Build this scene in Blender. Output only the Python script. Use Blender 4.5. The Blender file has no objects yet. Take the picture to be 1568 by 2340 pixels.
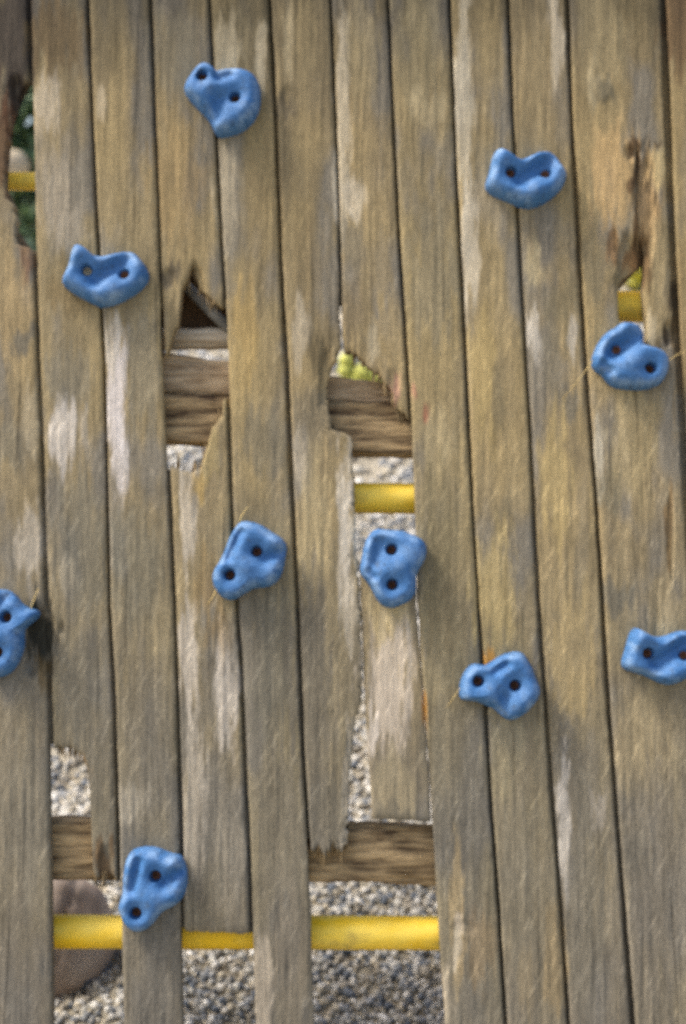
import bpy, bmesh, math, random
import numpy as np
from mathutils import Vector, Matrix

random.seed(7)
rng = np.random.default_rng(11)
scene = bpy.context.scene
R = math.radians

# ------------------------------------------------------------------ camera, sky, sun, exposure
TAU, TILT, DIST = R(14.0), R(5.9), 3.2            # lean of the wall, camera axis against wall normal, distance
CEN = np.array([0.0, 0.0, 1.45])                  # wall point at the middle of the picture
PITCH = TAU - TILT
WU = np.array([0.0, math.sin(TAU), math.cos(TAU)])      # up along the wall
WN = np.array([0.0, -math.cos(TAU), math.sin(TAU)])     # out of the wall
WR = np.array([1.0, 0.0, 0.0])
CF = np.array([0.0, math.cos(PITCH), -math.sin(PITCH)])
CU = np.array([0.0, math.sin(PITCH), math.cos(PITCH)])
CAMP = CEN - DIST * CF
K = 1.17 / DIST

cam = bpy.data.cameras.new('camera')
cam.sensor_fit = 'VERTICAL'
cam.sensor_height = 36.0
cam.lens = 18.0 / K
cam.clip_start, cam.clip_end = 0.05, 500.0
cam.dof.use_dof = True
cam.dof.focus_distance = 2.15                     # the photograph is focused short of the wall
cam.dof.aperture_fstop = 2.8
cam_o = bpy.data.objects.new('camera', cam)
scene.collection.objects.link(cam_o)
cam_o.matrix_world = Matrix(((1, 0, 0, CAMP[0]), (0, CU[1], -CF[1], CAMP[1]), (0, CU[2], -CF[2], CAMP[2]), (0, 0, 0, 1)))
scene.camera = cam_o

SUN = Vector((-0.58, 0.0, 0.81)).normalized()   # towards the sun: high, to the left of the wall
world = bpy.data.worlds.new('World')
scene.world = world
world.use_nodes = True
wn = world.node_tree
sky = wn.nodes.new('ShaderNodeTexSky')
sky.sky_type = 'NISHITA'
sky.sun_disc = False
sky.sun_elevation = math.asin(SUN.z)
sky.sun_rotation = math.atan2(SUN.x, SUN.y)
sky.air_density, sky.dust_density, sky.ozone_density = 1.0, 4.0, 0.6
bg = wn.nodes['Background']
bg.inputs['Strength'].default_value = 0.135
wn.links.new(sky.outputs[0], bg.inputs[0])
sun = bpy.data.lights.new('sun', 'SUN')
sun.energy, sun.angle, sun.color = 2.2, R(16), (1.0, 0.95, 0.86)
sun_o = bpy.data.objects.new('sun', sun)
scene.collection.objects.link(sun_o)
sun_o.rotation_euler = (-SUN).to_track_quat('-Z', 'Y').to_euler()
sun_o.location = (-3, -4, 6)

scene.view_settings.view_transform = 'Standard'
scene.view_settings.look = 'None'
scene.view_settings.gamma = 1.0
scene.view_settings.exposure = 0.98
scene.view_settings.use_curve_mapping = False
scene.cycles.use_denoising = False                # the photograph's own fine grain is not smoothed away
scene.cycles.max_bounces = 8


# ------------------------------------------------------------------ helpers
def ray(px, py):
    px, py = np.asarray(px, float), np.asarray(py, float)
    d = CF + ((px - 784) / 1170 * K)[..., None] * WR + ((1170 - py) / 1170 * K)[..., None] * CU
    return d


def at(px, py, w=0.0):
    """Place measured on the photograph's 1568 x 2340 grid -> (u, v) on the plane w metres out of the wall."""
    d = ray(px, py)
    t = (w - (CAMP - CEN) @ WN) / (d @ WN)
    p = CAMP + t[..., None] * d - CEN
    return p @ WR, p @ WU


def world_of(u, v, w):
    u, v, w = np.broadcast_arrays(np.asarray(u, float), np.asarray(v, float), np.asarray(w, float))
    return CEN + u[..., None] * WR + v[..., None] * WU + w[..., None] * WN


def pt(px, py, w):
    u, v = at(np.array(px), np.array(py), w)
    return world_of(u, v, w)


def lin(c):
    c = np.asarray(c, float) / 255.0
    return np.where(c <= 0.04045, c / 12.92, ((c + 0.055) / 1.055) ** 2.4)


def hsh(i, j, s):
    n = (i * 374761393 + j * 668265263 + s * 1274126177) & 0x7FFFFFFF
    n = ((n ^ (n >> 13)) * 1274126177) & 0x7FFFFFFF
    return ((n ^ (n >> 16)) & 0xFFFF) / 65535.0


def noise(x, y, s=0):
    x, y = np.broadcast_arrays(np.asarray(x, float), np.asarray(y, float))
    i, j = np.floor(x).astype(np.int64), np.floor(y).astype(np.int64)
    f, g = x - i, y - j
    f, g = f * f * (3 - 2 * f), g * g * (3 - 2 * g)
    a, b, c, d = hsh(i, j, s), hsh(i + 1, j, s), hsh(i, j + 1, s), hsh(i + 1, j + 1, s)
    return (a * (1 - f) + b * f) * (1 - g) + (c * (1 - f) + d * f) * g


def fbm(x, y, s=0, o=4):
    r, a, t = 0.0, 1.0, 0.0
    for k in range(o):
        r = r + a * noise(x * 2 ** k, y * 2 ** k, s + 17 * k)
        t += a
        a *= 0.5
    return r / t


def mesh_obj(name, V, F, mat, parent=None, origin=None, smooth=True, attrs=None):
    """V world vertices, F faces (list, or int array of equal faces) -> one mesh object with its origin near its middle."""
    V = np.asarray(V, float)
    if origin is None:
        origin = (V.min(0) + V.max(0)) / 2
    origin = np.asarray(origin, float)
    me = bpy.data.meshes.new(name)
    if isinstance(F, np.ndarray):
        n = F.shape[1]
        me.vertices.add(len(V))
        me.vertices.foreach_set('co', (V - origin).astype(np.float32).ravel())
        me.loops.add(F.size)
        me.loops.foreach_set('vertex_index', F.astype(np.int32).ravel())
        me.polygons.add(len(F))
        me.polygons.foreach_set('loop_start', np.arange(0, F.size, n, dtype=np.int32))
        me.update(calc_edges=True)
    else:
        me.from_pydata([tuple(v) for v in V - origin], [], [tuple(f) for f in F])
    me.polygons.foreach_set('use_smooth', [smooth] * len(me.polygons))
    for k, a in (attrs or {}).items():
        at_ = me.attributes.new(k, 'FLOAT_COLOR', 'POINT')
        at_.data.foreach_set('color', np.asarray(a, np.float32).ravel())
    me.validate()
    me.materials.append(mat)
    o = bpy.data.objects.new(name, me)
    scene.collection.objects.link(o)
    o.location = Vector(origin)
    if parent is not None:
        base = Vector(parent.location)
        if parent.parent is not None:
            base = base + Vector(parent.parent.location)
        o.parent = parent
        o.location = Vector(origin) - base
    return o


def thing(name, label, cat, loc, group=None):
    o = bpy.data.objects.new(name, None)
    o.empty_display_size = 0.05
    scene.collection.objects.link(o)
    o.location = Vector(loc)
    return tag(o, label, cat, group)


def tag(o, label, cat, group=None):
    o['label'], o['category'] = label, cat
    if group:
        o['group'] = group
    return o


def tube(pts, rad, n=20, caps=True):
    pts = [Vector(p) for p in pts]
    rad = rad if hasattr(rad, '__len__') else [rad] * len(pts)
    V, F = [], []
    up = Vector((0.13, 0.2, 0.97))
    for i, p in enumerate(pts):
        d = (pts[min(i + 1, len(pts) - 1)] - pts[max(i - 1, 0)]).normalized()
        a = d.cross(up)
        if a.length < 1e-3:
            a = d.cross(Vector((1, 0, 0)))
        a.normalize()
        b = d.cross(a)
        for k in range(n):
            t = 2 * math.pi * k / n
            V.append(tuple(p + (a * math.cos(t) + b * math.sin(t)) * rad[i]))
    for i in range(len(pts) - 1):
        for k in range(n):
            F.append((i * n + k, i * n + (k + 1) % n, (i + 1) * n + (k + 1) % n, (i + 1) * n + k))
    if caps:
        F.append(tuple(range(n))[::-1])
        F.append(tuple(range((len(pts) - 1) * n, len(pts) * n)))
    return V, F


# ------------------------------------------------------------------ materials
def new_mat(name):
    m = bpy.data.materials.new(name)
    m.use_nodes = True
    nt = m.node_tree
    b = nt.nodes['Principled BSDF']

    def N(t, **kw):
        n = nt.nodes.new(t)
        for k, v in kw.items():
            setattr(n, k, v)
        return n

    def L(a, c):
        nt.links.new(a, c)
    return m, nt, b, N, L


def math_node(N, L, op, a, b=None, c=None):
    n = N('ShaderNodeMath', operation=op)
    for i, x in enumerate((a, b, c)):
        if x is None:
            continue
        if isinstance(x, (int, float)):
            n.inputs[i].default_value = x
        else:
            L(x, n.inputs[i])
    return n.outputs[0]


def map_range(N, L, x, a, b, c, d):
    n = N('ShaderNodeMapRange')
    n.clamp = True
    L(x, n.inputs[0])
    for i, v in enumerate((a, b, c, d)):
        n.inputs[i + 1].default_value = v
    return n.outputs[0]


def stretched(N, L, vec, ax, ay, detail=4.0, rough=0.6):
    """noise over coordinates a = vec.ax, b = vec.ay"""
    outs = []
    for a in (ax, ay):
        d = N('ShaderNodeVectorMath', operation='DOT_PRODUCT')
        L(vec, d.inputs[0])
        d.inputs[1].default_value = a
        outs.append(d.outputs['Value'])
    c = N('ShaderNodeCombineXYZ')
    L(outs[0], c.inputs[0])
    L(outs[1], c.inputs[1])
    sp = N('ShaderNodeSeparateXYZ')
    L(vec, sp.inputs[0])
    L(sp.outputs[2], c.inputs[2])
    n = N('ShaderNodeTexNoise')
    n.inputs['Scale'].default_value = 1.0
    n.inputs['Detail'].default_value = detail
    n.inputs['Roughness'].default_value = rough
    L(c.outputs[0], n.inputs['Vector'])
    return n.outputs[0]


def wood_material():
    m, nt, b, N, L = new_mat('weathered_wood')
    co = N('ShaderNodeAttribute', attribute_name='pco')
    col = N('ShaderNodeAttribute', attribute_name='col')
    v = co.outputs['Vector']
    grain = stretched(N, L, v, (150, 0, 0), (0, 5.0, 0), 6, 0.72)
    fine = stretched(N, L, v, (330, 0, 0), (0, 34, 0), 3, 0.6)
    speck = stretched(N, L, v, (420, 0, 0), (0, 300, 0), 2, 0.6)
    streak = stretched(N, L, v, (46, 0, 0), (0, 2.0, 0), 3, 0.5)
    check = stretched(N, L, v, (120, 0, 0), (0, 2.6, 0), 2, 0.45)
    a = R(66)
    fle = stretched(N, L, v, (math.cos(a) * 17, math.sin(a) * 17, 0), (-math.sin(a) * 92, math.cos(a) * 92, 0), 4, 0.65)
    blot = stretched(N, L, v, (16, 0, 0), (0, 7, 0), 5, 0.65)
    g1 = map_range(N, L, grain, 0.3, 0.72, 0.85, 1.15)
    g2 = map_range(N, L, streak, 0.3, 0.7, 0.9, 1.1)
    g3 = map_range(N, L, blot, 0.3, 0.72, 0.84, 1.16)
    g4 = map_range(N, L, fine, 0.25, 0.75, 0.74, 1.26)
    g5 = map_range(N, L, speck, 0.25, 0.75, 0.66, 1.34)
    ck = map_range(N, L, check, 0.29, 0.34, 0.6, 1.0)
    f = map_range(N, L, fle, 0.56, 0.72, 0.0, 1.0)
    fd = map_range(N, L, fle, 0.42, 0.28, 0.0, 1.0)
    k = math_node(N, L, 'MULTIPLY', math_node(N, L, 'MULTIPLY', g1, g2), g3)
    k = math_node(N, L, 'MULTIPLY', math_node(N, L, 'MULTIPLY', k, g4), math_node(N, L, 'MULTIPLY', g5, ck))
    fa = math_node(N, L, 'MULTIPLY', f, col.outputs['Alpha'])
    fda = math_node(N, L, 'MULTIPLY', fd, col.outputs['Alpha'])
    k = math_node(N, L, 'ADD', k, math_node(N, L, 'MULTIPLY', fa, 0.7))
    k = math_node(N, L, 'SUBTRACT', k, math_node(N, L, 'MULTIPLY', fda, 0.22))
    sc = N('ShaderNodeVectorMath', operation='SCALE')
    L(col.outputs['Color'], sc.inputs[0])
    L(k, sc.inputs['Scale'])
    L(sc.outputs[0], b.inputs['Base Color'])
    b.inputs['Roughness'].default_value = 0.88
    b.inputs['Specular IOR Level'].default_value = 0.25
    bu = N('ShaderNodeBump')
    bu.inputs['Strength'].default_value = 0.7
    bu.inputs['Distance'].default_value = 0.0035
    L(math_node(N, L, 'ADD', grain, math_node(N, L, 'MULTIPLY', fa, 0.25)), bu.inputs['Height'])
    L(bu.outputs[0], b.inputs['Normal'])
    return m


def simple_noise_mat(name, c1, c2, scale, rough=0.8, stretch=(1, 1, 1), bump=0.3, dist=0.004, lo=0.35, hi=0.65, c3=None, metallic=0.0, spec=0.4):
    m, nt, b, N, L = new_mat(name)
    tc = N('ShaderNodeTexCoord')
    mp = N('ShaderNodeMapping')
    mp.inputs['Scale'].default_value = stretch
    L(tc.outputs['Object'], mp.inputs[0])
    n = N('ShaderNodeTexNoise')
    n.inputs['Scale'].default_value = scale
    n.inputs['Detail'].default_value = 6
    n.inputs['Roughness'].default_value = 0.6
    L(mp.outputs[0], n.inputs['Vector'])
    cr = N('ShaderNodeValToRGB')
    cr.color_ramp.elements[0].position, cr.color_ramp.elements[1].position = lo, hi
    cr.color_ramp.elements[0].color = (*lin(c1), 1)
    cr.color_ramp.elements[1].color = (*lin(c2), 1)
    if c3 is not None:
        e = cr.color_ramp.elements.new(min(hi + 0.1, 0.98))
        e.color = (*lin(c3), 1)
    L(n.outputs[0], cr.inputs[0])
    L(cr.outputs[0], b.inputs['Base Color'])
    b.inputs['Roughness'].default_value = rough
    b.inputs['Metallic'].default_value = metallic
    b.inputs['Specular IOR Level'].default_value = spec
    bu = N('ShaderNodeBump')
    bu.inputs['Strength'].default_value = bump
    bu.inputs['Distance'].default_value = dist
    L(n.outputs[0], bu.inputs['Height'])
    L(bu.outputs[0], b.inputs['Normal'])
    return m


def attr_mat(name, rough=0.9, bscale=60, var=0.25, bump=0.5, spec=0.25, translucent=False):
    m, nt, b, N, L = new_mat(name)
    col = N('ShaderNodeAttribute', attribute_name='col')
    tc = N('ShaderNodeTexCoord')
    n = N('ShaderNodeTexNoise')
    n.inputs['Scale'].default_value = bscale
    n.inputs['Detail'].default_value = 4
    L(tc.outputs['Object'], n.inputs['Vector'])
    k = map_range(N, L, n.outputs[0], 0.3, 0.7, 1 - var, 1 + var)
    sc = N('ShaderNodeVectorMath', operation='SCALE')
    L(col.outputs['Color'], sc.inputs[0])
    L(k, sc.inputs['Scale'])
    L(sc.outputs[0], b.inputs['Base Color'])
    b.inputs['Roughness'].default_value = rough
    b.inputs['Specular IOR Level'].default_value = spec
    bu = N('ShaderNodeBump')
    bu.inputs['Strength'].default_value = bump
    bu.inputs['Distance'].default_value = 0.004
    L(n.outputs[0], bu.inputs['Height'])
    L(bu.outputs[0], b.inputs['Normal'])
    if translucent:
        b.inputs['Transmission Weight'].default_value = 0.0
        b.inputs['Subsurface Weight'].default_value = 0.0
    return m


M_WOOD = wood_material()
M_HOLD = attr_mat('blue_resin', 0.62, 240, 0.2, 0.5, 0.3)
M_RUST = simple_noise_mat('rusty_steel', (66, 44, 31), (122, 76, 48), 90, 0.75, bump=0.4, dist=0.001, metallic=0.3)
M_MUD = simple_noise_mat('dried_mud', (150, 138, 112), (190, 178, 150), 60, 0.95, bump=0.4, dist=0.002)
def yellow_material():
    m, nt, b, N, L = new_mat('yellow_paint')
    tc = N('ShaderNodeTexCoord')
    outs = []
    for sc_, st in ((5.0, (1, 2, 2)), (38.0, (.5, 1, 1)), (3.2, (1, 1.4, 1.4))):
        mp = N('ShaderNodeMapping')
        mp.inputs['Scale'].default_value = st
        L(tc.outputs['Object'], mp.inputs[0])
        n = N('ShaderNodeTexNoise')
        n.inputs['Scale'].default_value = sc_
        n.inputs['Detail'].default_value = 6
        n.inputs['Roughness'].default_value = .65
        L(mp.outputs[0], n.inputs['Vector'])
        outs.append(n.outputs[0])
    prev = None
    for fac, c in ((None, (252, 204, 36)), (map_range(N, L, outs[0], .42, .6, 0, .8), (254, 222, 96)), (map_range(N, L, outs[2], .57, .65, 0, .6), (150, 128, 74)), (map_range(N, L, outs[1], .64, .69, 0, .8), (96, 78, 50))):
        if fac is None:
            rgb = N('ShaderNodeRGB')
            rgb.outputs[0].default_value = (*lin(c), 1)
            prev = rgb.outputs[0]
            continue
        mx = N('ShaderNodeMix', data_type='RGBA')
        L(fac, mx.inputs[0])
        L(prev, mx.inputs[6])
        mx.inputs[7].default_value = (*lin(c), 1)
        prev = mx.outputs[2]
    L(prev, b.inputs['Base Color'])
    b.inputs['Roughness'].default_value = .55
    b.inputs['Specular IOR Level'].default_value = .3
    bu = N('ShaderNodeBump')
    bu.inputs['Strength'].default_value = .3
    bu.inputs['Distance'].default_value = .002
    L(outs[1], bu.inputs['Height'])
    L(bu.outputs[0], b.inputs['Normal'])
    return m


M_YEL = yellow_material()
M_LOG = simple_noise_mat('bare_log', (156, 134, 102), (214, 200, 174), 14, 0.8, stretch=(0.5, 6, 6), bump=0.4, dist=0.004)
M_PANEL = simple_noise_mat('dark_brown_board', (70, 50, 30), (98, 74, 46), 12, 0.8, stretch=(6, 1, 1), bump=0.3, dist=0.003)
M_STEEL = simple_noise_mat('grey_galvanised_steel', (104, 102, 94), (146, 142, 132), 30, 0.7, bump=0.1, dist=0.002, metallic=0.1)
M_BEAM = simple_noise_mat('dark_beam_wood', (70, 52, 34), (190, 162, 118), 20, 0.95, stretch=(0.35, 3, 3), bump=1.0, dist=0.012, lo=0.36, hi=0.64)
M_BOULDER = simple_noise_mat('boulder_stone', (146, 128, 114), (182, 168, 156), 9, 0.85, bump=0.25, dist=0.006)
M_SOIL = simple_noise_mat('gravel_soil', (120, 110, 92), (176, 168, 150), 30, 0.95, bump=0.9, dist=0.02)
M_PEB = attr_mat('pebbles', 0.85, 55, 0.3, 0.4)
M_LEAF = attr_mat('leaves', 0.6, 30, 0.2, 0.2)
M_STEM = simple_noise_mat('bark', (70, 58, 42), (105, 90, 66), 40, 0.9, bump=0.6, dist=0.004)
M_STRAW = simple_noise_mat('dry_straw', (178, 150, 92), (206, 182, 124), 30, 0.8, bump=0.1, dist=0.001)


# ------------------------------------------------------------------ ground
def ground_z(x, y):
    x, y = np.asarray(x, float), np.asarray(y, float)
    s = np.clip(y - 0.12, 0, None)
    bank = np.where(s < 4.6, 0.47 * s, 0.47 * 4.6 + 0.06 * (s - 4.6))
    fade = np.clip((y + 0.2) / 0.6, 0, 1)
    return bank + fade * (0.07 * (fbm(x * 2.1 + 9, y * 2.1, 3, 3) - 0.5)) + 0.02 * (fbm(x * 6, y * 6, 5, 2) - 0.5)


def hit(px, py):
    d = ray(np.array(px, float), np.array(py, float))
    t = 2.9
    while t < 30:
        p = CAMP + t * d
        if p[2] < ground_z(p[0], p[1]):
            return p
        t += 0.01
    return CAMP + 9 * d


xs = np.concatenate([-np.geomspace(2.6, 180, 26)[::-1], np.linspace(-2.5, 2.5, 70), np.geomspace(2.6, 180, 26)])
ys = np.concatenate([-np.geomspace(1.1, 180, 24)[::-1], np.linspace(-1, 6.5, 110), np.geomspace(6.7, 180, 24)])
gx, gy = np.meshgrid(xs, ys)
gv = np.stack([gx, gy, ground_z(gx, gy)], -1).reshape(-1, 3)
nx = len(xs)
ii = (np.arange(len(ys) - 1)[:, None] * nx + np.arange(nx - 1)[None]).ravel()
ground = mesh_obj('ground', gv, np.stack([ii, ii + 1, ii + nx + 1, ii + nx], 1), M_SOIL, origin=(0, 0, 0))
ground['kind'] = 'structure'


# ------------------------------------------------------------------ the plank wall
def poly(*pairs):
    y = np.array([p[0] for p in pairs], float)
    x = np.array([p[1] for p in pairs], float)

    def f(q):
        q = np.asarray(q, float)
        r = np.interp(q, y, x)
        s0, s1 = (x[1] - x[0]) / (y[1] - y[0]), (x[-1] - x[-2]) / (y[-1] - y[-2])
        r = np.where(q < y[0], x[0] + (q - y[0]) * s0, r)
        return np.where(q > y[-1], x[-1] + (q - y[-1]) * s1, r)
    return f


S = [
    poly((0, 65), (300, 73), (600, 80), (800, 86), (1000, 95), (1300, 103), (1500, 110), (1700, 116), (2000, 120), (2340, 123)),
    poly((0, 200), (400, 215), (650, 228), (850, 238), (1100, 243), (1400, 250), (1600, 260), (1900, 268), (2340, 279)),
    poly((0, 343), (300, 355), (600, 366), (800, 374), (1100, 386), (1400, 399), (1700, 408), (1900, 414), (2340, 421)),
    poly((0, 478), (300, 493), (500, 502), (650, 511), (850, 518), (1080, 526), (1350, 538), (1500, 549), (1800, 561), (2000, 571), (2340, 580)),
    poly((0, 615), (250, 628), (600, 642), (850, 656), (1100, 666), (1400, 680), (1700, 691), (1900, 704), (2100, 714), (2340, 721)),
    poly((0, 755), (350, 768), (600, 776), (760, 779), (1050, 808), (1500, 824), (2000, 850), (2340, 862)),
    poly((0, 887), (300, 900), (600, 915), (850, 931), (1050, 941), (1400, 953), (1700, 973), (1900, 986), (2150, 1001), (2340, 1014)),
    poly((0, 1028), (350, 1041), (650, 1056), (950, 1070), (1150, 1080), (1400, 1095), (1600, 1109), (1800, 1120), (2000, 1134), (2340, 1156)),
    poly((0, 1160), (350, 1176), (600, 1190), (950, 1210), (1200, 1221), (1450, 1236), (1650, 1250), (1850, 1265), (2050, 1280), (2340, 1299)),
    poly((0, 1297), (300, 1309), (600, 1325), (850, 1341), (1100, 1360), (1400, 1379), (1600, 1391), (1800, 1405), (2050, 1425), (2340, 1448)),
    poly((0, 1517), (300, 1528), (600, 1540), (800, 1550), (1000, 1563), (1300, 1579), (2340, 1640)),
]


def off(f, d):
    return lambda q: f(q) + d


def override(f, *pairs):
    """seam f, replaced by the measured edge between the first and last of the pairs"""
    y = np.array([p[0] for p in pairs], float)
    x = np.array([p[1] for p in pairs], float)

    def g(q):
        q = np.asarray(q, float)
        return np.where((q >= y[0]) & (q <= y[-1]), np.interp(q, y, x), f(q))
    g.broken = (y[0], y[-1])
    return g


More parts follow.
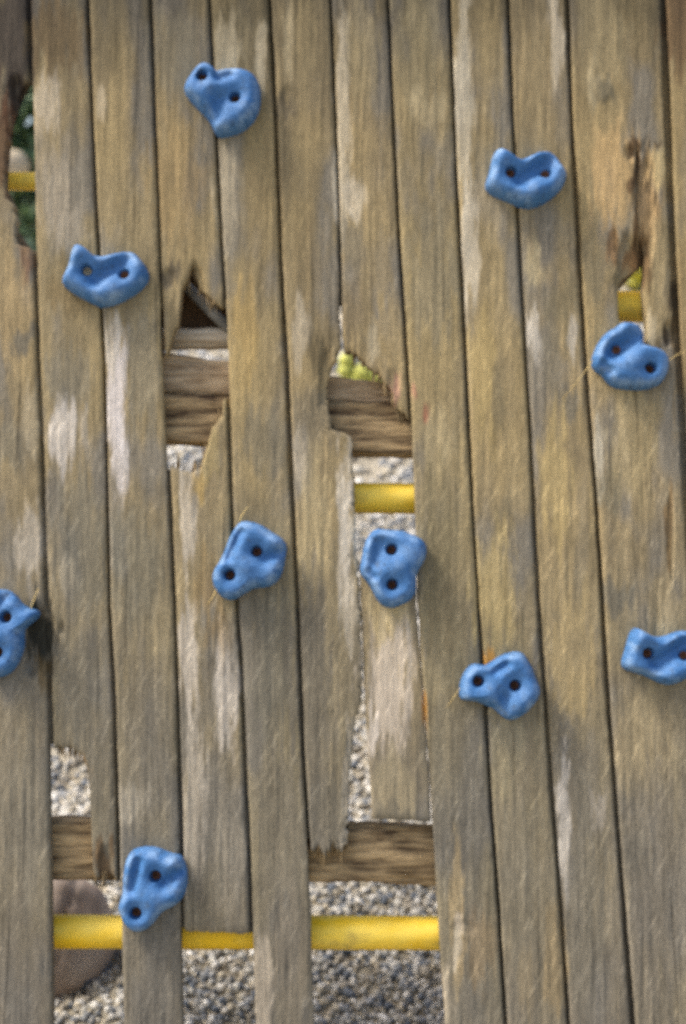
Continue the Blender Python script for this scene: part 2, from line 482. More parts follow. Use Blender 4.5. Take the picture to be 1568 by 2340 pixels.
# colour of the weathered boards: stains, bleached patches and some painted-in shade (place, size, colour, strength)
PATCH = [
    (35, 60, 60, 200, (66, 58, 50), .9), (40, 240, 34, 90, (48, 40, 32), .95), (10, 330, 18, 130, (96, 66, 44), .7), (60, 590, 20, 60, (120, 86, 62), .7), (20, 700, 60, 130, (168, 145, 104), .6),  # dark top left corner and upper slot rim are shade painted into the wood
    (50, 775, 30, 26, (112, 106, 92), .8), (70, 1240, 34, 90, (196, 184, 164), .7), (20, 1010, 60, 60, (118, 112, 96), .6),
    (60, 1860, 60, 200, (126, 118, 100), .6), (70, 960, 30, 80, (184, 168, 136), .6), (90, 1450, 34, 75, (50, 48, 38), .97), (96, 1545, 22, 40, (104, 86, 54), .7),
    (130, 80, 70, 95, (104, 88, 62), .9), (105, 240, 30, 70, (190, 176, 152), .75), (130, 430, 40, 120, (168, 154, 130), .6), (150, 660, 60, 60, (128, 110, 76), .7),
    (165, 520, 30, 60, (176, 162, 138), .55), (150, 870, 60, 80, (122, 116, 100), .6), (145, 985, 34, 75, (214, 204, 190), .8), (195, 1000, 10, 60, (190, 180, 164), .5),
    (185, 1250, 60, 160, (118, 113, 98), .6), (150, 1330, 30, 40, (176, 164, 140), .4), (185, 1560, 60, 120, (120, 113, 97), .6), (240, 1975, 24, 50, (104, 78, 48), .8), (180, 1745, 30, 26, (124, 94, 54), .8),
    (270, 900, 26, 150, (222, 212, 204), .95), (262, 780, 20, 70, (206, 194, 172), .8), (276, 1060, 22, 80, (216, 206, 196), .8), (330, 850, 40, 160, (134, 126, 106), .6),
    (235, 240, 12, 40, (182, 166, 136), .6), (300, 650, 60, 70, (128, 112, 80), .5), (310, 1290, 60, 140, (122, 116, 98), .6), (330, 1700, 70, 200, (128, 119, 101), .5), (300, 1840, 40, 40, (164, 154, 134), .6),
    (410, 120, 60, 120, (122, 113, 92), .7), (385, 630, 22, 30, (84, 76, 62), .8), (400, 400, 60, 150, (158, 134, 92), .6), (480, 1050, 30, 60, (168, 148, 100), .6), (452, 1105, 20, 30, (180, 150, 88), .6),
    (430, 1200, 20, 120, (200, 188, 168), .8), (432, 1500, 26, 120, (204, 192, 174), .75), (518, 1560, 30, 130, (210, 198, 180), .8), (505, 1440, 30, 60, (140, 118, 82), .6), (470, 1320, 30, 80, (150, 126, 84), .6),
    (445, 1830, 30, 200, (186, 174, 154), .7), (520, 1960, 40, 150, (158, 147, 126), .5), (480, 2000, 30, 50, (120, 112, 94), .5),
    (520, 110, 26, 90, (182, 168, 138), .75), (600, 130, 14, 90, (184, 170, 140), .7), (540, 70, 50, 60, (120, 110, 86), .4), (520, 430, 30, 120, (172, 158, 130), .6), (560, 770, 36, 130, (170, 144, 92), .75), (600, 500, 40, 200, (138, 120, 86), .4),
    (540, 860, 30, 90, (172, 150, 104), .5), (600, 1010, 50, 90, (122, 113, 92), .7), (620, 1500, 60, 200, (112, 106, 90), .75), (560, 1450, 40, 120, (118, 110, 94), .6), (600, 1250, 50, 60, (150, 134, 100), .4), (640, 1900, 60, 200, (118, 110, 94), .6), (600, 2250, 26, 120, (180, 166, 144), .7), (660, 2200, 40, 150, (126, 115, 96), .5),
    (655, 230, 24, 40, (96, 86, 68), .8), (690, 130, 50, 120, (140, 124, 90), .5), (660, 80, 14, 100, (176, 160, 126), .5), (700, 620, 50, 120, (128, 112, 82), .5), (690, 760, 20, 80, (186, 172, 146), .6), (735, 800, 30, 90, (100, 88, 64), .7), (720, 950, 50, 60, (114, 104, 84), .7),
    (690, 1060, 20, 60, (196, 182, 156), .7), (790, 1200, 22, 200, (206, 196, 178), .8), (720, 1180, 40, 150, (176, 158, 118), .6), (710, 1560, 60, 260, (114, 106, 90), .8), (800, 1400, 22, 90, (190, 178, 156), .6), (740, 1850, 50, 80, (118, 110, 92), .6), (800, 1780, 16, 140, (184, 172, 150), .6), (790, 1930, 20, 40, (176, 164, 142), .5),
    (785, 300, 18, 330, (200, 186, 158), .8), (800, 460, 36, 40, (208, 194, 168), .7), (830, 120, 40, 150, (156, 140, 104), .5), (860, 560, 40, 150, (158, 138, 98), .5), (800, 560, 36, 60, (120, 112, 94), .6), (800, 700, 30, 90, (126, 112, 88), .6), (880, 760, 30, 90, (164, 142, 98), .5), (850, 790, 20, 50, (190, 178, 150), .5), (905, 890, 14, 40, (176, 132, 112), .75),
    (890, 1540, 60, 170, (206, 190, 168), .85), (850, 1680, 16, 60, (214, 202, 186), .7), (905, 1800, 60, 80, (156, 142, 112), .8), (890, 1400, 50, 60, (186, 166, 120), .7), (900, 1860, 40, 30, (110, 104, 90), .5),
    (960, 100, 60, 150, (136, 124, 94), .5), (975, 250, 40, 40, (176, 160, 124), .4), (990, 640, 60, 150, (134, 124, 100), .6), (972, 928, 10, 26, (140, 90, 70), .8), (948, 905, 8, 20, (170, 116, 96), .6), (1000, 1010, 40, 80, (168, 152, 116), .5), (1000, 1250, 50, 180, (124, 112, 82), .7), (1030, 1400, 40, 100, (134, 120, 90), .5), (968, 1610, 8, 40, (168, 116, 40), .8), (1020, 1750, 60, 160, (120, 112, 94), .5), (1045, 2100, 20, 160, (168, 146, 106), .6),
    (1050, 2120, 16, 26, (206, 190, 164), .8), (1040, 2170, 10, 50, (200, 188, 164), .7), (1100, 2160, 40, 80, (150, 128, 94), .5), (1020, 2270, 20, 80, (178, 164, 140), .5),
    (1060, 250, 22, 300, (196, 184, 158), .7), (1075, 560, 20, 150, (206, 194, 170), .7), (1120, 150, 40, 120, (150, 132, 94), .5), (1130, 430, 40, 100, (160, 144, 112), .5), (1110, 850, 40, 150, (172, 150, 100), .7), (1140, 900, 14, 60, (124, 112, 86), .7), (1150, 1180, 14, 30, (118, 108, 84), .6), (1130, 1350, 50, 150, (172, 152, 104), .7), (1112, 1502, 14, 24, (206, 146, 62), .85), (1160, 1700, 50, 120, (164, 150, 114), .5), (1190, 2000, 50, 250, (120, 112, 94), .6), (1205, 2240, 20, 90, (146, 130, 100), .5),
    (1270, 90, 18, 140, (190, 176, 150), .7), (1220, 200, 40, 200, (146, 130, 98), .5), (1220, 610, 20, 60, (190, 172, 130), .6), (1220, 770, 22, 60, (206, 196, 178), .75), (1310, 770, 12, 50, (196, 186, 168), .7), (1260, 800, 20, 120, (132, 122, 100), .6), (1280, 680, 50, 40, (124, 113, 86), .6), (1300, 920, 30, 40, (110, 104, 90), .7), (1270, 1100, 40, 150, (176, 154, 104), .7), (1330, 1250, 14, 150, (140, 128, 104), .5), (1310, 1500, 60, 150, (172, 150, 104), .6), (1340, 1800, 40, 120, (122, 114, 98), .6), (1289, 1880, 14, 160, (206, 196, 180), .8), (1340, 2100, 50, 250, (122, 115, 99), .6), (1270, 2200, 26, 130, (154, 134, 98), .6), (1370, 1850, 20, 60, (190, 178, 160), .5),
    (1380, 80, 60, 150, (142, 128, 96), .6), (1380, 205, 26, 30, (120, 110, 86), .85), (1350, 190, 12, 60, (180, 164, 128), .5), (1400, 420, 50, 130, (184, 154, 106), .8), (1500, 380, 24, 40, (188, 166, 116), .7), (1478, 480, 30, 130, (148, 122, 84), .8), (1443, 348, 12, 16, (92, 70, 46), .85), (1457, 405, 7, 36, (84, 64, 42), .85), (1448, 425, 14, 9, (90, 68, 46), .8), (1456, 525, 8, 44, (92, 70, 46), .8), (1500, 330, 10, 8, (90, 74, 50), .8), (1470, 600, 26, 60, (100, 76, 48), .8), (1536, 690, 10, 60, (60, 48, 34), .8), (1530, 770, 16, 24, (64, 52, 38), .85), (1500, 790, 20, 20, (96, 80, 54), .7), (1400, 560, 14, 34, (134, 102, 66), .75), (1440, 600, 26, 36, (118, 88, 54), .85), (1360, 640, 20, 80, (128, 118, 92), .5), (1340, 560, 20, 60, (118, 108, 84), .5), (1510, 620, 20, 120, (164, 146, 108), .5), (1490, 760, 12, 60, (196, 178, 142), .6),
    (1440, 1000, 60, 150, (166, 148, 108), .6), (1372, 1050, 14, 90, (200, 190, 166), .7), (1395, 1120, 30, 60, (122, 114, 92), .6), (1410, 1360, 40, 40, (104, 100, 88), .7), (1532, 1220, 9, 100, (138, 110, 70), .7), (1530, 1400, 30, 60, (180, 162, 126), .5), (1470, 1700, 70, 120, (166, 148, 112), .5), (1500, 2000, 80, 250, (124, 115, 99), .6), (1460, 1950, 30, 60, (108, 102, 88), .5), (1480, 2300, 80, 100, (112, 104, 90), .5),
    (1550, 60, 40, 120, (104, 82, 56), .8), (1560, 400, 40, 200, (150, 130, 90), .5), (1555, 760, 20, 200, (128, 108, 74), .5),
]
GOUGE = [  # rotten hollows: place, size, depth (m)
    (1474, 470, 26, 130, .013), (1440, 590, 38, 56, .018), (1443, 348, 12, 14, .008), (1530, 765, 14, 26, .012), (1400, 560, 14, 36, .006), (92, 1450, 34, 75, .018),
    (1532, 1220, 9, 100, .005), (44, 225, 24, 50, .014), (385, 630, 16, 24, .006), (240, 1975, 18, 40, .008),
    (745, 860, 18, 70, .008), (1060, 2120, 30, 14, .003), (810, 1760, 14, 110, .006), (1380, 205, 22, 26, -.003),
    (655, 230, 20, 30, .003), (452, 640, 16, 40, .012), (900, 880, 14, 30, .004),
]

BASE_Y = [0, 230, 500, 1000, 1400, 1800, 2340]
BASE_C = [(100, 90, 68), (134, 119, 89), (144, 128, 95), (146, 130, 98), (134, 122, 97), (126, 117, 98), (121, 113, 98)]  # board tone down the wall; the darker top paints a vignette into the wood
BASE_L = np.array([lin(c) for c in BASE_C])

wall = thing('climbing_wall', 'weathered grey brown climbing wall of upright planks with rotted broken gaps', 'climbing wall', (0, -0.36, 0.0))
_seed = [0]


def board_grid(left, right, top, bot, nc, nr, gapl, gapr, base_w, seed, tint, flat_l=None, flat_r=None, thick=0.036, nolap=()):
    s = np.linspace(0, 1, nc)
    s = np.clip(s + 0.0, 0, 1)
    t = np.linspace(0, 1, nr)
    topv = top(s) if callable(top) else np.full(nc, float(top))
    botv = bot(s) if callable(bot) else np.full(nc, float(bot))
    y = topv[None] * (1 - t[:, None]) + botv[None] * t[:, None]
    slow = 2.4 * (noise(y / 230.0, y * 0 + 6, seed + 30) - .5)
    wob = slow + 1.4 * (noise(y / 37.0, y * 0 + 3, seed) - .5) + 0.9 * (noise(y / 11.0, y * 0 + 9, seed) - .5)
    wob2 = 2.4 * (noise(y / 260.0, y * 0 + 4, seed + 31) - .5) + 1.4 * (noise(y / 41.0, y * 0 + 5, seed + 1) - .5) + 0.9 * (noise(y / 12.0, y * 0 + 2, seed + 1) - .5)

    def brk(f, q):
        b = getattr(f, 'broken', None)
        r = np.zeros_like(q)
        for k in range(0, len(b) if b else 0, 2):
            r = np.maximum(r, ((q > b[k]) & (q < b[k + 1])).astype(float))
        return r
    bl, br = brk(left, y), brk(right, y)
    rag = 8.5
    ragn_l = (fbm(y / 10.0, y * 0 + 1.5, seed + 4, 3) - .5) * rag * 2
    ragn_r = (fbm(y / 10.0, y * 0 + 7.5, seed + 5, 3) - .5) * rag * 2
    xl = left(y) + gapl + wob + bl * ragn_l
    xr = right(y) - gapr + wob2 + br * ragn_r
    x = xl * (1 - s[None]) + xr * s[None]
    u, v = at(x, y)
    # relief
    cup = 0.0012 * (s[None] - .5) ** 2 * 4 * (1 if seed % 2 else -1)
    de_l, de_r = (x - xl), (xr - x)
    fl = 1.0 if flat_l is None else flat_l(y)
    fr = 1.0 if flat_r is None else flat_r(y)
    edge = 0.003 * (np.exp(-de_l / 2.4) * fl + np.exp(-de_r / 2.4) * fr)
    dend = np.minimum(np.abs(y - topv[None]), np.abs(botv[None] - y))
    edge = edge + 0.005 * np.exp(-dend / 6.0)
    lum = fbm(x / 10.0 + 40 * seed, y / 130.0, seed, 4) - .5
    lum2 = fbm(x / 45.0, y / 160.0, seed + 3, 3) - .5
    w = base_w + cup - edge + 0.0034 * lum + 0.0018 * lum2
    warp = (fbm(x / 26.0, y / 60.0, seed + 8, 4) - .5)
    warp2 = (fbm(x / 9.0, y / 55.0, 23, 3) - .5)
    for gx_, gy_, rx, ry, dep in GOUGE:
        q = np.sqrt(((x - gx_) / rx) ** 2 + ((y - gy_) / ry) ** 2) + 1.0 * warp + 0.9 * warp2
        w = w - dep * np.clip((1.15 - q) * 2.2, 0, 1)
    # colour
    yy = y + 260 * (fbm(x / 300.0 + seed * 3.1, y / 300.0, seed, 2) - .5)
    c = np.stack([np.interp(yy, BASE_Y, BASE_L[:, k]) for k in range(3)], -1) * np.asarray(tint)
    mot = fbm(x / 75.0 + seed * 5.3, y / 210.0, seed + 21, 4)
    m1 = np.clip((mot - .52) / .16, 0, 1)[..., None] * .75
    m2 = np.clip((.48 - mot) / .16, 0, 1)[..., None] * .75
    c = c * (1 - m1) + c * np.array([1.16, 1.13, 1.02]) * m1
    c = c * (1 - m2) + c.mean(-1, keepdims=True) * np.array([.99, .89, .71]) * m2
    wx = 46 * (fbm(x / 38.0, y / 90.0, seed + 12, 3) - .5)
    wy = 150 * (fbm(x / 16.0, y / 120.0, seed + 13, 3) - .5)
    feath = 1.15 * (fbm(x / 7.0 + seed, y / 85.0, seed + 14, 4) - .5) + .7 * (fbm(x / 4.0, y / 30.0 + seed, seed + 15, 2) - .5)
    for cx, cy, rx, ry, cc, k in PATCH:
        if abs(cx - x.mean()) > 260:
            continue
        q = np.sqrt(((x - cx + wx * .5) / rx) ** 2 + ((y - cy + wy * .6) / ry) ** 2) + feath
        m = np.clip((1.2 - q) / 0.55, 0, 1)
        m = (m * m * (3 - 2 * m) * k * (.82 if min(cc) > 150 else 1))[..., None]
        c = c * (1 - m) + lin(cc) * m
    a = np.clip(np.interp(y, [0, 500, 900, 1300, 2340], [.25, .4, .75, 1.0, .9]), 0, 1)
    # vertices: front grid, then duplicated rim rows for the sides
    P = world_of(u, v, w)
    V = [P.reshape(-1, 3)]
    F = []
    idx = np.arange(nr * nc).reshape(nr, nc)
    F.append(np.stack([idx[:-1, :-1], idx[1:, :-1], idx[1:, 1:], idx[:-1, 1:]], -1).reshape(-1, 4))
    C = [np.concatenate([c, a[..., None]], -1).reshape(-1, 4)]
    A = [np.stack([u, v, np.full_like(u, seed * 3.7), np.ones_like(u)], -1).reshape(-1, 4)]
    n0 = nr * nc

    def strip(us, vs, ws, ci, flip):
        nonlocal n0
        k, n = len(us), len(us[0])
        P_ = np.stack([world_of(us[i], vs[i], ws[i]) for i in range(k)])
        V.append(P_.reshape(-1, 3))
        C.append(np.broadcast_to(ci[None], (k, n, 4)).reshape(-1, 4))
        A.append(np.stack([np.stack([us[i] + np.broadcast_to(ws[i], us[i].shape), vs[i], np.full(n, seed * 3.7), np.ones(n)], -1) for i in range(k)]).reshape(-1, 4))
        q = np.arange(k * n).reshape(k, n) + n0
        f = np.stack([q[:-1, :-1], q[1:, :-1], q[1:, 1:], q[:-1, 1:]], -1).reshape(-1, 4)
        F.append(f[:, ::-1] if flip else f)
        n0 += k * n
    C4 = np.concatenate([c, a[..., None]], -1)
    for col, gap, b_, sign, flip in ((0, gapl, bl, -1, False), (nc - 1, gapr, br, 1, True)):
        uu, vv, ww, cc_ = u[:, col], v[:, col], w[:, col], C4[:, col]
        lap = np.where((b_[:, col] > 0) | (gap <= 1), 0.0, 0.022) * (sign > 0)
        for n_a, n_b in nolap:
            lap = np.where((y[:, col] > n_a) & (y[:, col] < n_b), 0.0, lap)
        one = np.ones(nr)
        strip([uu, uu, uu + lap, uu + lap], [vv] * 4, [ww, one * (base_w - 0.020), one * (base_w - 0.0203), one * (base_w - 0.030)], cc_, not flip)
    for row, flip in ((0, True), (nr - 1, False)):
        uu, vv, ww, cc_ = u[row], v[row], w[row], C4[row]
        one = np.ones(nc)
        strip([uu, uu], [vv, vv], [ww, one * (base_w - thick)], cc_, not flip)
    # back
    rows = np.unique(np.r_[np.arange(0, nr, 8), nr - 1])
    one = np.ones(nc)
    k, q = len(rows), np.arange(len(rows) * nc).reshape(len(rows), nc) + n0
    V.append(world_of(u[rows], v[rows], base_w - thick).reshape(-1, 3))
    C.append(C4[rows].reshape(-1, 4))
    A.append(np.stack([u[rows], v[rows], np.full((k, nc), seed * 3.7), np.ones((k, nc))], -1).reshape(-1, 4))
    F.append(np.stack([q[:-1, :-1], q[:-1, 1:], q[1:, 1:], q[1:, :-1]], -1).reshape(-1, 4))
    return np.concatenate(V), np.concatenate(F), np.concatenate(C), np.concatenate(A)


def plank(left, right, top=-60, bot=2600, gapl=4.6, gapr=4.6, tint=(1, 1, 1), extra=None, nc=46, dw=None, label=None, splinters=None, flat_l=None, flat_r=None, nolap=()):
    _seed[0] += 2
    seed = _seed[0]
    random.seed(seed * 13 + 1)
    bw = random.uniform(-0.0035, 0.0035) if dw is None else dw
    length = (np.max(bot(np.linspace(0, 1, 50))) if callable(bot) else bot) - (np.min(top(np.linspace(0, 1, 50))) if callable(top) else top)
    nr = max(30, int(length / 6))
    V, F, C, A = board_grid(left, right, top, bot, nc, nr, gapl, gapr, bw, seed, tint, flat_l, flat_r, nolap=nolap)
    if extra:
        for e in extra:
            V2, F2, C2, A2 = board_grid(*e[:4], nc, nr, e[4], e[5], bw, seed, tint, e[6], e[7])
            F = np.concatenate([F, F2 + len(V)])
            V, C, A = np.concatenate([V, V2]), np.concatenate([C, C2]), np.concatenate([A, A2])
    for endf, sgn, cnt in (splinters or []):
        g = np.random.default_rng(seed + 5)
        for _ in range(cnt):
            s0 = g.uniform(.03, .97)
            y0 = float(endf(np.array([s0]))[0])
            ln, wd = g.uniform(8, 36) * sgn, g.uniform(1.2, 3.4)
            xa_ = float(left(y0)) + gapl
            x0 = xa_ + (float(right(y0)) - gapr - xa_) * s0
            dx = g.normal(0, 3)
            ws = bw - g.uniform(.004, .03)
            ring = []
            for yy, ww_, xo in ((y0 - sgn * 14, wd, 0), (y0 + ln * .4, wd * .8, dx * .4), (y0 + ln, .3, dx)):
                for ox, oz in ((-ww_, 0), (0, ww_ * .0012), (ww_, 0), (0, -ww_ * .0012)):
                    uu, vv = at(np.array(x0 + xo + ox), np.array(yy))
                    ring.append((float(uu), float(vv), ws + oz))
            ring = np.array(ring)
            n0 = len(V)
            V = np.concatenate([V, world_of(ring[:, 0], ring[:, 1], ring[:, 2])])
            fq = np.array([(a_ * 4 + b_, a_ * 4 + (b_ + 1) % 4, a_ * 4 + 4 + (b_ + 1) % 4, a_ * 4 + 4 + b_) for a_ in (0, 1) for b_ in range(4)])
            F = np.concatenate([F, fq + n0])
            tone = lin((150, 128, 92)) * g.uniform(.6, 1.2)
            C = np.concatenate([C, np.tile(np.r_[tone, 0.2], (12, 1))])
            A = np.concatenate([A, np.c_[ring[:, 0], ring[:, 1], np.full(12, seed * 3.7), np.ones(12)]])
    o = mesh_obj('plank', V, F, M_WOOD, wall, attrs={'col': C, 'pco': A})
    if label:
        o['label'] = label
    return o


def ends(xl, xr, pairs, jag=10, seed=5, f=22):
    """end height across the board, measured as (x, y) pairs"""
    xs_ = np.array([p[0] for p in pairs], float)
    ys_ = np.array([p[1] for p in pairs], float)

    def g(s):
        x = xl + (xr - xl) * s
        return np.interp(x, xs_, ys_) + jag * (noise(s * f, s * 0 + .5, seed) - .5) * 2
    return g


Sm1 = off(S[0], -141)
Sm2, Sm3 = off(S[0], -284), off(S[0], -424)
S11, S12, S13 = off(S[10], 150), off(S[10], 294), off(S[10], 436)
plank(Sm2, Sm1)
plank(Sm1, override(S[0], (182, 71), (198, 52), (250, 38), (300, 24), (353, 19), (411, 15), (440, 19), (469, 34), (507, 45), (536, 40), (557, 42), (566, 74)), gapr=5.2, tint=(.98, .97, .97), nolap=[(1700, 2700)], label='plank with a long rotted slot beside its right edge')
END = ends(118, 266, [(118, 1712), (160, 1706), (188, 1722), (198, 1745), (206, 1790), (209, 1985), (215, 2008), (240, 2004), (252, 1996), (266, 2010)], 7, 41)
plank(S[0], S[1], bot=END, gapl=5.2, nc=54, splinters=[(END, 1, 26)], label='plank broken off low down, a narrow strip left hanging')
plank(S[1], S[2], nolap=[(700, 1075), (2120, 2700)], gapl=5.2, tint=(1.0, .99, .97))
END = ends(372, 511, [(370, 820), (381, 790), (391, 762), (405, 740), (412, 690), (416, 658), (430, 636), (446, 598), (453, 640), (457, 655), (465, 664), (483, 679), (502, 694), (511, 702)], 3, 43)
plank(S[2], S[3], bot=END, nc=54, tint=(1.02, 1, .96), splinters=[(END, 1, 24)], label='upper half of a snapped plank with a pointed split end')
END = ends(386, 522, [(386, 1062), (400, 1066), (410, 1076), (440, 1080), (455, 1068), (466, 1046), (476, 1018), (486, 980), (500, 964), (512, 950), (516, 915), (522, 908)], 5, 45)
plank(S[2], S[3], top=END, bot=ends(418, 574, [(418, 2128), (574, 2134)], 3, 47), nc=54, tint=(1.02, 1.0, .97), splinters=[(END, -1, 22)], label='lower half of a snapped plank ending above the yellow pipe')
plank(S[3], S[4], nolap=[(1915, 2700)], gapr=5.2, tint=(1.0, .99, .95))
END = ends(706, 800, [(706, 1944), (728, 1936), (740, 1956), (765, 1932), (782, 1946), (800, 1918)], 12, 49, 30)
plank(S[4], override(S[5], (690, 778), (790, 782), (822, 771), (864, 752), (936, 752), (967, 760), (982, 764), (990, 796), (1000, 806), (1050, 809), (1200, 815), (1300, 821), (1450, 828), (1600, 830), (1640, 819), (1700, 808), (1760, 804), (1880, 798), (1990, 800)),
      bot=END, gapl=5.2, gapr=3, nc=54, tint=(.97, .96, .95), splinters=[(END, 1, 40)], label='plank with a bite rotted from its edge and a ragged lower end')
END = ends(780, 931, [(780, 802), (798, 804), (812, 808), (823, 822), (840, 838), (863, 850), (878, 876), (892, 888), (898, 926), (915, 940), (931, 952)], 6, 51)
plank(S[5], S[6], bot=END, nc=54, tint=(1.04, 1.02, 1.0), splinters=[(END, 1, 34)], label='upper stub of a rotted plank above the green clump')
plank(poly((1280, 822), (1335, 824), (1470, 829), (1620, 834), (1690, 839), (1870, 853)), poly((1280, 949), (1395, 953), (1520, 963), (1670, 974), (1875, 986)), top=1284, bot=ends(853, 983, [(853, 1872), (930, 1876), (983, 1880)], 2, 53), gapl=0, gapr=0, nc=54, dw=-0.004, tint=(1.05, 1.02, 1.0), label='short pale piece of plank between broken ends')
plank(S[6], S[7], tint=(.98, .98, .95), gapl=4.8)
plank(S[7], S[8], tint=(1.05, 1.03, .98), gapr=5.2)
plank(S[8], S[9], tint=(1.03, 1.01, .98), gapl=5.2, gapr=5.5)
crL = poly((-300, 1446), (300, 1453), (345, 1456.4), (400, 1459.4), (450, 1457.4), (480, 1457.4), (530, 1462.4), (580, 1471), (606, 1470), (628, 1436), (640, 1420), (668, 1412), (724, 1413), (745, 1420), (765, 1450), (785, 1474), (900, 1480), (2560, 1560))
crR = poly((-300, 1446.6), (300, 1453.6), (345, 1457), (400, 1460), (450, 1458), (480, 1458), (530, 1463), (580, 1472), (610, 1474), (628, 1474), (662, 1471), (693, 1475), (726, 1478), (765, 1480), (785, 1480), (900, 1480.6), (2560, 1560.6))
crack_on = lambda q: np.interp(q, [250, 330, 800, 880], [0, 1, 1, 0])
plank(S[9], crL, gapl=5.5, gapr=0, nc=46, tint=(1.02, 1.0, .96), flat_r=crack_on, extra=[(crR, S[10], -60, 2600, 0, 9.0, crack_on, None)], label='wide plank split by a crack with a rotten hole in it')
plank(S[10], S11, gapl=9, tint=(.97, .95, .9))
plank(S11, S12)


def beam(name, x0, x1, ytop, ybot, w0, depth, mat, parent, seed, label=None, rough=0.011):
    """timber across the wall; ytop and ybot give its edges along x on the photograph's grid"""
    nx_, nr_ = 160, 28
    X = np.linspace(x0, x1, nx_)
    th = np.linspace(0, 2 * np.pi, nr_, endpoint=False)
    ex = 0.24
    cs, sn = np.cos(th), np.sin(th)
    ha, hb = np.sign(cs) * np.abs(cs) ** ex, np.sign(sn) * np.abs(sn) ** ex
    V = []
    for x in X:
        u0, vt = at(np.array(x), np.array(ytop(x)), w0)
        _, vb = at(np.array(x), np.array(ybot(x)), w0)
        vm, hv = (vt + vb) / 2, (vt - vb) / 2
        jj = rough * (fbm(th / 0.45 + 3, np.full_like(th, x / 140.0), seed, 4) - .5) * 2
        V.append(world_of(u0, vm + hb * (hv + jj), w0 - depth / 2 + ha * (depth / 2 + jj)))
    V = np.concatenate(V)
    q = np.arange(nx_ * nr_).reshape(nx_, nr_)
    q2 = np.roll(q, -1, axis=1)
    F = np.stack([q[:-1], q2[:-1], q2[1:], q[1:]], -1).reshape(-1, 4)
    o = mesh_obj(name, V, F, mat, parent)
    if label:
        o['label'] = label
    return o


beam('crossbeam', -230, 1800, lambda x: 898 + .046 * (x - 380), lambda x: 1013 + .046 * (x - 385), -0.042, 0.085, M_BEAM, wall, 3)
M_PALE = simple_noise_mat('pale_rotten_timber', (124, 98, 68), (200, 176, 140), 22, 0.95, stretch=(0.5, 4, 4), bump=1.0, dist=0.01, lo=0.3, hi=0.68)
beam('packing_timber', 285, 1000, lambda x: 818 + .135 * (x - 450), lambda x: 897 + .046 * (x - 380), -0.052, 0.06, M_PALE, wall, 5, 'pale rotten timber lying on the upper crossbeam', rough=0.010)
beam('crossbeam', -230, 1800, lambda x: 1876 + .016 * (x - 190), lambda x: 2008 + .018 * (x - 190), -0.042, 0.085, M_BEAM, wall, 9)


# ------------------------------------------------------------------ climbing holds
def smooth_closed(p, it=2):
    for _ in range(it):
        q = np.roll(p, -1, 0)
        p = np.stack([.75 * p + .25 * q, .25 * p + .75 * q], 1).reshape(-1, 2)
    return p


